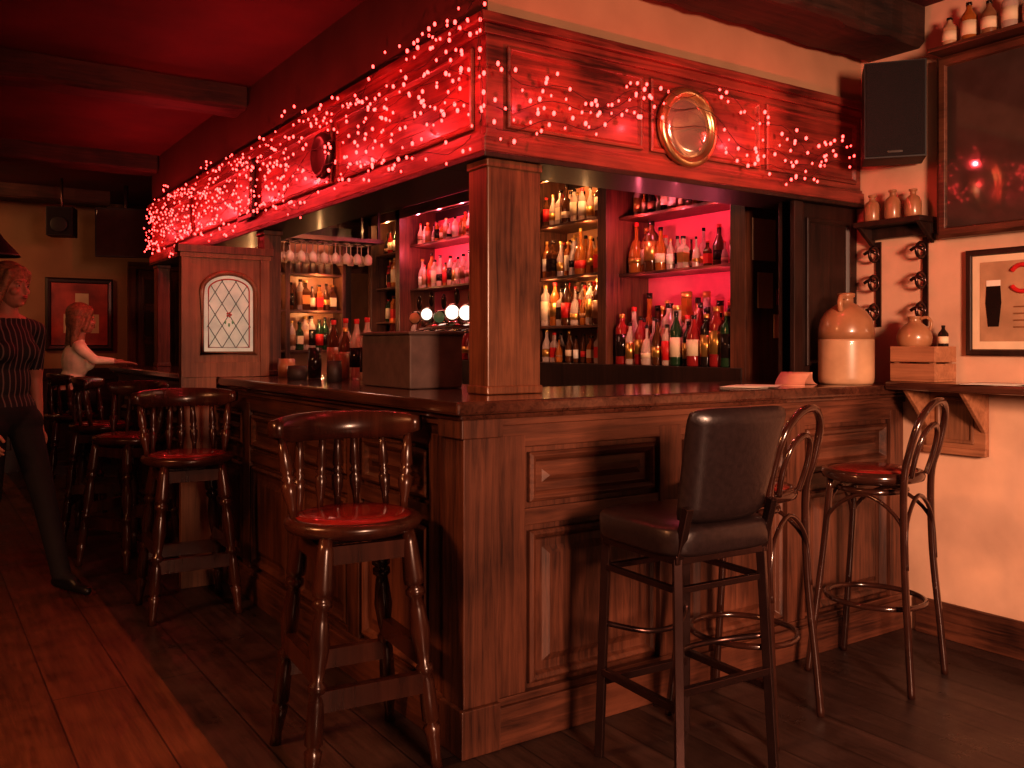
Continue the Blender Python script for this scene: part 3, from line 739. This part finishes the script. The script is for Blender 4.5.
windsor('captains_bar_stool', (-.335, 2.10, 0), radians(-3))
windsor('captains_bar_stool', (-.38, 3.25, 0), radians(-60))
windsor('captains_bar_stool', (-.38, 4.2, 0), radians(70))
windsor('captains_bar_stool', (-.41, 5.28, 0), radians(90))

def leather_stool(loc, rz):
    m = MB(); w = .165
    m.ell((0, .0, .738), (.207, .207, .052), leather, None, 40, 16, .38)
    m.box(-.18, .18, -.18, .18, .675, .70, metal)
    for sx in (-1, 1):
        m.bar((sx*(w+.015), w+.02, 0), (sx*w, w, .69), .026, .026, metal)
        m.bar((sx*(w+.02), -w-.035, 0), (sx*w, -w, .69), .026, .026, metal)
        m.bar((sx*w, -w, .68), (sx*w, -w-.045, .84), .024, .024, metal)
        m.bar((sx*(w+.008), w+.01, .27), (sx*(w+.011), -w-.018, .27), .022, .022, metal)
        m.bar((sx*w, w, .60), (sx*w, -w, .60), .018, .018, metal)
    m.bar((-w-.01, w+.012, .24), (w+.01, w+.012, .24), .024, .024, metal)
    m.bar((-w-.01, -w-.022, .32), (w+.01, -w-.022, .32), .022, .022, metal)
    m.bar((-w, w, .60), (w, w, .60), .018, .018, metal); m.bar((-w, -w, .60), (w, -w, .60), .018, .018, metal)
    for sgn in (-1, 1):
        m.tube(smooth_path([(-w, sgn*w, .42), (-.06, sgn*.09, .40), (.06, sgn*.09, .40), (w, sgn*w, .42)], 5), .009, metal, 8)
    g = 14; vs = []; fs = []; nv = 14
    for side in (0, 1):
        for j in range(nv+1):
            for i in range(g+1):
                u = i/g*2-1; v = j/nv; zz = .785+.335*v
                ww = .160+.03*v
                edge = 1-max(abs(u)**8, abs(2*v-1)**10)
                th = .012+.018*edge**.5 if edge > 0 else .006
                y = -.185-.085*v+.03*u*u
                y += th if side == 0 else -th
                ush = u*(1-.04*(abs(2*v-1)**8)); vs.append((ush*ww, y, zz-.012*abs(u)**6*(1 if v > .5 else -1)*abs(2*v-1)**3))
    N = (g+1)*(nv+1)
    for s_ in (0, 1):
        for j in range(nv):
            for i in range(g):
                a = s_*N+j*(g+1)+i; fs.append((a, a+1, a+g+2, a+g+1))
    for i in range(g):
        fs.append((i, i+1, N+i+1, N+i)); t = nv*(g+1); fs.append((t+i, t+i+1, N+t+i+1, N+t+i))
    for j in range(nv):
        a = j*(g+1); b = a+g+1; fs.append((a, b, N+b, N+a)); fs.append((a+g, b+g, N+b+g, N+a+g))
    m.add(vs, fs, leather, True)
    return m.build('leather_bar_stool', loc, rz, bevel=.002)
leather_stool((.505, -.445, 0), radians(-3))

def bentwood(loc, rz):
    m = MB(); h = .03
    m.lathe([(0, .735+h), (.17, .735+h), (.188, .742+h), (.193, .757+h), (.188, .775+h), (.172, .778+h), (.165, .772+h)], bent, None, 40)
    m.lathe([(.168, .765+h), (.165, .776+h), (.12, .786+h), (0, .79+h)], redleather, None, 40)
    r = .0135
    for sx in (-1, 1):
        m.tube(smooth_path([(sx*.115, .12, .77), (sx*.13, .14, .5), (sx*.155, .175, .15), (sx*.165, .19, 0)], 5), r, bent, 10)
    hoop = [(-.175, -.215, 0), (-.165, -.20, .2), (-.145, -.178, .5), (-.14, -.175, .78), (-.152, -.20, .9), (-.135, -.228, 1.01), (-.07, -.247, 1.07), (0, -.252, 1.085)]
    hoop = hoop+[(-x, y, z) for x, y, z in hoop[:-1][::-1]]
    m.tube(smooth_path(hoop, 6), r, bent, 10)
    inn = [(-.075, -.178, .795), (-.09, -.20, .88), (-.07, -.222, .96), (0, -.235, .995)]
    inn = inn+[(-x, y, z) for x, y, z in inn[:-1][::-1]]
    m.tube(smooth_path(inn, 6), .0105, bent, 8)
    m.tube([(.172*cos(a), -.01+.185*sin(a), .30) for a in [2*pi*i/36 for i in range(36)]], .011, bent, 8, closed=True)
    m.tube([(.125*cos(a), .125*sin(a), .73) for a in [2*pi*i/30 for i in range(30)]], .012, bent, 8, closed=True)
    L = [(.125, .135), (-.125, .135), (-.14, -.178), (.14, -.178)]
    for i in range(4):
        a = Vector((*L[i], 0)); b = Vector((*L[(i+1) % 4], 0)); c = (a+b)/2
        m.tube(smooth_path([(a.x*1.06, a.y*1.06, .46), (a.x*.9+c.x*.12, a.y*.9+c.y*.12, .63), (c.x, c.y, .72), (b.x*.9+c.x*.12, b.y*.9+c.y*.12, .63), (b.x*1.06, b.y*1.06, .46)], 5), .008, bent, 8)
    return m.build('bentwood_bar_stool', loc, rz)
bentwood((.945, -.285, 0), radians(14))
bentwood((1.70, -.29, 0), radians(12))

# ------------------------------------------------------------ people
def remesh(ob, vox, it=5):
    r = ob.modifiers.new('r', 'REMESH'); r.mode = 'VOXEL'; r.voxel_size = vox; r.use_smooth_shade = True
    s = ob.modifiers.new('s', 'SMOOTH'); s.factor = .5; s.iterations = it
    dg = bpy.context.evaluated_depsgraph_get(); me = bpy.data.meshes.new_from_object(ob.evaluated_get(dg))
    ob.modifiers.clear(); old = ob.data; ob.data = me; bpy.data.meshes.remove(old)
    for p in me.polygons: p.use_smooth = True
    return ob
def setmats(ob, mats, fn):
    me = ob.data; me.materials.clear()
    for m_ in mats: me.materials.append(m_)
    for p in me.polygons: p.material_index = fn(p.center)
def hand(name, wrist, d, palm_n, side, curl, parent):
    d = Vector(d).normalized(); pn = Vector(palm_n).normalized(); pn = (pn-d*pn.dot(d)).normalized(); sd = d.cross(pn)*side
    w = Vector(wrist); m = MB()
    for k in range(4):
        o = (k-1.5)*.018
        m.caps(w+sd*o*.6, w+d*.085+sd*o, .013, .0115, skin, 10)
    m.caps(w-d*.02, w+d*.04, .022, .024, skin, 10)
    Ls = (.062, .075, .07, .052)
    for k in range(4):
        o = (k-1.5)*.019; base = w+d*.083+sd*o; p = base; pts = [base]; a = 0
        for seg in (.45, .3, .25):
            a += curl; p = p+(d*cos(a)+pn*sin(a))*Ls[k]*seg*1.15; pts.append(p)
        m.tube(smooth_path(pts, 3), [.0088]*4+[.008]*4+[.0065]*2, skin, 8)
    b = w+d*.03-sd*.02; pts = [b, b-sd*.028+d*.028+pn*.01, b-sd*.036+d*.055+pn*.02, b-sd*.034+d*.075+pn*.03]
    m.tube(smooth_path(pts, 3), [.012]*3+[.0105]*3+[.009]*3+[.008], skin, 8)
    ob = m.build(name, parent=parent); remesh(ob, .004, 3); ob.data.materials.clear(); ob.data.materials.append(skin)
    return ob
def head_parts(c, parent, hair_long, yaw=0):
    H = Matrix.Translation(c) @ Matrix.Rotation(yaw, 4, 'Z')
    m = MB()
    m.ell((0, .012, .02), (.073, .092, .095), skin, H, 20, 14); m.ell((0, -.018, -.035), (.055, .068, .075), skin, H, 18, 12)
    m.ell((0, -.055, -.088), (.022, .02, .016), skin, H, 12, 8)
    m.ell((0, -.088, -.02), (.011, .018, .022), skin, H, 10, 8); m.ell((0, -.082, .005), (.008, .014, .03), skin, H, 10, 8)
    m.ell((0, -.078, -.052), (.024, .012, .012), skin, H, 10, 8)
    for s_ in (-1, 1):
        m.ell((s_*.074, .012, -.01), (.009, .018, .03), skin, H, 10, 8); m.ell((s_*.03, -.070, .022), (.024, .012, .008), skin, H, 10, 8)
        m.ell((s_*.038, -.055, -.025), (.022, .025, .022), skin, H, 10, 8)
    hd = m.build('head', parent=parent); remesh(hd, .005, 3); hd.data.materials.clear(); hd.data.materials.append(skin)
    m = MB()
    for s_ in (-1, 1):
        m.ell((s_*.030, -.0735, .004), (.011, .007, .0050), eyeball, H, 10, 8); m.ell((s_*.030, -.0788, .004), (.0052, .003, .0045), eyew, H, 10, 8)
        m.tube([H @ Vector((s_*.014, -.084, .026)), H @ Vector((s_*.03, -.083, .031)), H @ Vector((s_*.046, -.074, .026))], .003, blond, 6)
    m.ell((0, -.0905, -.049), (.021, .005, .004), lips, H, 10, 6); m.ell((0, -.090, -.057), (.018, .006, .005), lips, H, 10, 6)
    m.build('face_features', parent=parent)
    m = MB()
    m.ell((0, .022, .052), (.088, .100, .090), blond, H, 20, 14); m.ell((0, .055, -.01), (.086, .066, .10), blond, H, 18, 12)
    for s_ in (-1, 1):
        m.caps(H @ Vector((s_*.056, -.045, .070)), H @ Vector((s_*.080, .010, -.07)), .026, .024, blond)
        m.caps(H @ Vector((s_*.015, -.058, .095)), H @ Vector((s_*.062, -.045, .060)), .020, .020, blond)
    if hair_long:
        for s_ in (-1, 0, 1): m.caps(H @ Vector((s_*.05, .07-abs(s_)*.02, .0)), H @ Vector((s_*.06, .085, -.20)), .046, .025, blond)
    else:
        for s_ in (-1, 0, 1): m.caps(H @ Vector((s_*.055, .06-abs(s_)*.02, .0)), H @ Vector((s_*.065, .055, -.12)), .04, .025, blond)
    h = m.build('hair', parent=parent); remesh(h, .007, 3); h.data.materials.clear(); h.data.materials.append(blond)
body = MB(); S = skin
body.ell((0, .01, .95), (.16, .115, .12), S); body.ell((0, 0, 1.10), (.125, .092, .14), S); body.ell((0, 0, 1.27), (.150, .105, .16), S)
body.caps((-.135, 0, 1.385), (.135, 0, 1.385), .052, .052, S); body.caps((0, .01, 1.36), (0, -.01, 1.54), .060, .046, S)
body.caps((-.12, .0, 1.39), (0, 0, 1.43), .045, .055, S); body.caps((.12, .0, 1.39), (0, 0, 1.43), .045, .055, S)
for s_ in (-1, 1): body.ell((s_*.066, -.075, 1.26), (.058, .052, .058), S)
def leg(b, hip, knee, ank, toe, r=(.088, .062, .048)):
    b.caps(hip, knee, r[0], r[1], S); b.caps(knee, ank, r[1]*.98, r[2], S)
    a = Vector(ank); t = Vector(toe); heel = a+(a-t).normalized()*.03+Vector((0, 0, -.045))
    b.caps(heel, t, .034, .024, S); b.caps(a, (a+t)/2, .038, .03, S); b.caps(a, heel, .038, .032, S)
leg(body, (.085, 0, .90), (.085, -.17, .50), (.085, -.31, .095), (.095, -.49, .030))
leg(body, (-.085, .02, .90), (-.085, .03, .49), (-.085, .36, .19), (-.085, .30, .035))
body.ell((.085, .0, .88), (.10, .11, .1), S); body.ell((-.085, .02, .88), (.10, .11, .1), S)
def arm(b, sh, el, wr): b.caps(sh, el, .047, .037, S); b.caps(el, wr, .036, .025, S)
arm(body, (-.172, 0, 1.375), (-.215, -.01, 1.10), (-.205, -.12, .89)); arm(body, (.172, 0, 1.375), (.22, .08, 1.12), (.225, .06, .86))
par = bpy.data.objects.new('walking_woman', None); SC.collection.objects.link(par)
ob = body.build('body', parent=par); remesh(ob, .008, 6)
def reg(c):
    if c.z > 1.435 and abs(c.x) < .085: return 0
    if abs(c.x) > .170 and c.z < 1.16 and c.z > .8: return 0
    if c.z > .97: return 1
    if (c.z < .085) or (c.y > .3 and c.z < .13): return 3
    return 2
setmats(ob, [skin, stripe, trouser, shoe], reg)
head_parts((0, -.03, 1.60), par, False, radians(12))
hand('hand_right', (-.204, -.13, .875), (.02, -.45, -.9), (.9, 0, -.1), -1, .3, par)
hand('hand_left', (.225, .058, .845), (0, -.1, -1), (-1, -.2, 0), 1, .3, par)
par.location = (-1.04, 2.98, 0); par.rotation_euler = (0, 0, radians(30))
body = MB()
body.ell((0, .02, .890), (.165, .13, .105), S); body.ell((0, -.005, 1.0), (.13, .095, .14), S); body.ell((0, -.03, 1.17), (.152, .105, .15), S)
body.caps((-.135, -.04, 1.28), (.135, -.04, 1.28), .052, .052, S); body.caps((0, -.03, 1.25), (0, -.06, 1.43), .06, .046, S)
for s_ in (-1, 1):
    body.ell((s_*.066, -.11, 1.15), (.056, .050, .056), S)
    leg(body, (s_*.085, 0, .87), (s_*.10, -.23, .855), (s_*.10, -.17, .48), (s_*.10, -.25, .38))
arm(body, (-.165, -.04, 1.27), (-.20, -.13, 1.18), (-.13, -.29, 1.168)); arm(body, (.165, -.04, 1.27), (.205, -.13, 1.18), (.13, -.29, 1.168))
par2 = bpy.data.objects.new('seated_woman', None); SC.collection.objects.link(par2)
ob = body.build('body', parent=par2); remesh(ob, .009, 6)
def reg2(c):
    if c.z > 1.335 and abs(c.x) < .075: return 0
    if c.y < -.28 and c.z > 1.1: return 0
    if c.z > .95: return 1
    if c.z < .45: return 3
    return 2
setmats(ob, [skin, creamcloth, trouser, shoe], reg2)
head_parts((0, -.075, 1.49), par2, True, radians(10))
hand('hand_right', (-.125, -.305, 1.160), (.2, -1, -.05), (0, 0, -1), -1, .1, par2)
hand('hand_left', (.125, -.305, 1.160), (-.2, -1, -.05), (0, 0, -1), 1, .1, par2)
par2.location = (-.42, 5.28, 0); par2.rotation_euler = (0, 0, radians(90))

# ------------------------------------------------------------ lights
def area(name, loc, tgt, size, power, col, sy=None, spread=180):
    l = bpy.data.lights.new(name, 'AREA'); l.energy = power; l.color = col; l.size = size
    if sy: l.shape = 'RECTANGLE'; l.size_y = sy
    l.spread = radians(spread)
    o = bpy.data.objects.new(name, l); SC.collection.objects.link(o); o.location = loc
    o.rotation_euler = (Vector(tgt)-Vector(loc)).to_track_quat('-Z', 'Y').to_euler(); return o
def point(name, loc, power, col, r=.01):
    l = bpy.data.lights.new(name, 'POINT'); l.energy = power; l.color = col; l.shadow_soft_size = r
    o = bpy.data.objects.new(name, l); SC.collection.objects.link(o); o.location = loc; return o
area('window_light', (-.6, -4.4, 1.75), (2.2, 0, .5), .7, 90, (1, .54, .35), .8, 90)
area('room_light_left', (-3.0, 0.2, 2.7), (-1.6, .0, 0), .6, 62, (1, .40, .16), None, 120)
area('room_light_far', (-1.8, 6.3, 2.7), (-1.0, 8.0, 1.4), .5, 18, (1, .45, .2))
RC = (1, .05, .06)
for yy in (.35, .95, 1.6, 2.3, 3.0, 3.7, 4.4, 5.1): point('fairy_fill', (-.02, yy, 2.2), 5.2, RC)  # unseen red points added to strengthen the glow of the fairy bulbs
for xx in (.45, 1.0, 1.6, 2.1): point('fairy_fill', (xx, -.02, 2.2), 3.2, RC)  # same added red points along the right fascia
PK = (1, .15, .22)
for yy in (.88, 1.15, 1.45): point('pink_cabinet_lamp', (2.02, yy, 2.03), 1.9, PK); point('pink_cabinet_lamp', (2.03, yy, 1.64), 1.35, PK)
for yy in (3.45, 3.8, 4.15): point('pink_cabinet_lamp', (2.03, yy, 2.08), 3.0, PK); point('pink_cabinet_lamp', (2.03, yy, 2.34), 2.4, PK)
WC = (1, .50, .20)
for yy in (1.92, 2.3, 2.85, 4.68): point('warm_cabinet_lamp', (2.0, yy, 2.34), 3.2, WC)
for yy in (1.92, 2.3): point('warm_cabinet_lamp', (2.01, yy, 1.70), 2.0, WC); point('warm_cabinet_lamp', (2.01, yy, 2.04), 1.7, WC)
for xx in (.9, 1.5): point('warm_cabinet_lamp', (xx, 4.98, 1.88), 2.8, WC); point('warm_cabinet_lamp', (xx, 4.98, 1.56), 1.8, WC)
area('servery_light', (1.2, 2.0, 2.43), (1.4, 2.0, 1), .5, 13, (1, .45, .3), 2.0)
area('servery_light_far', (1.1, 4.2, 2.43), (1.1, 4.6, 1), .5, 14, (1, .5, .35), 1.0)
w = bpy.data.worlds.new('world'); SC.world = w; w.use_nodes = True
w.node_tree.nodes['Background'].inputs[0].default_value = (.6, .22, .17, 1); w.node_tree.nodes['Background'].inputs[1].default_value = .025
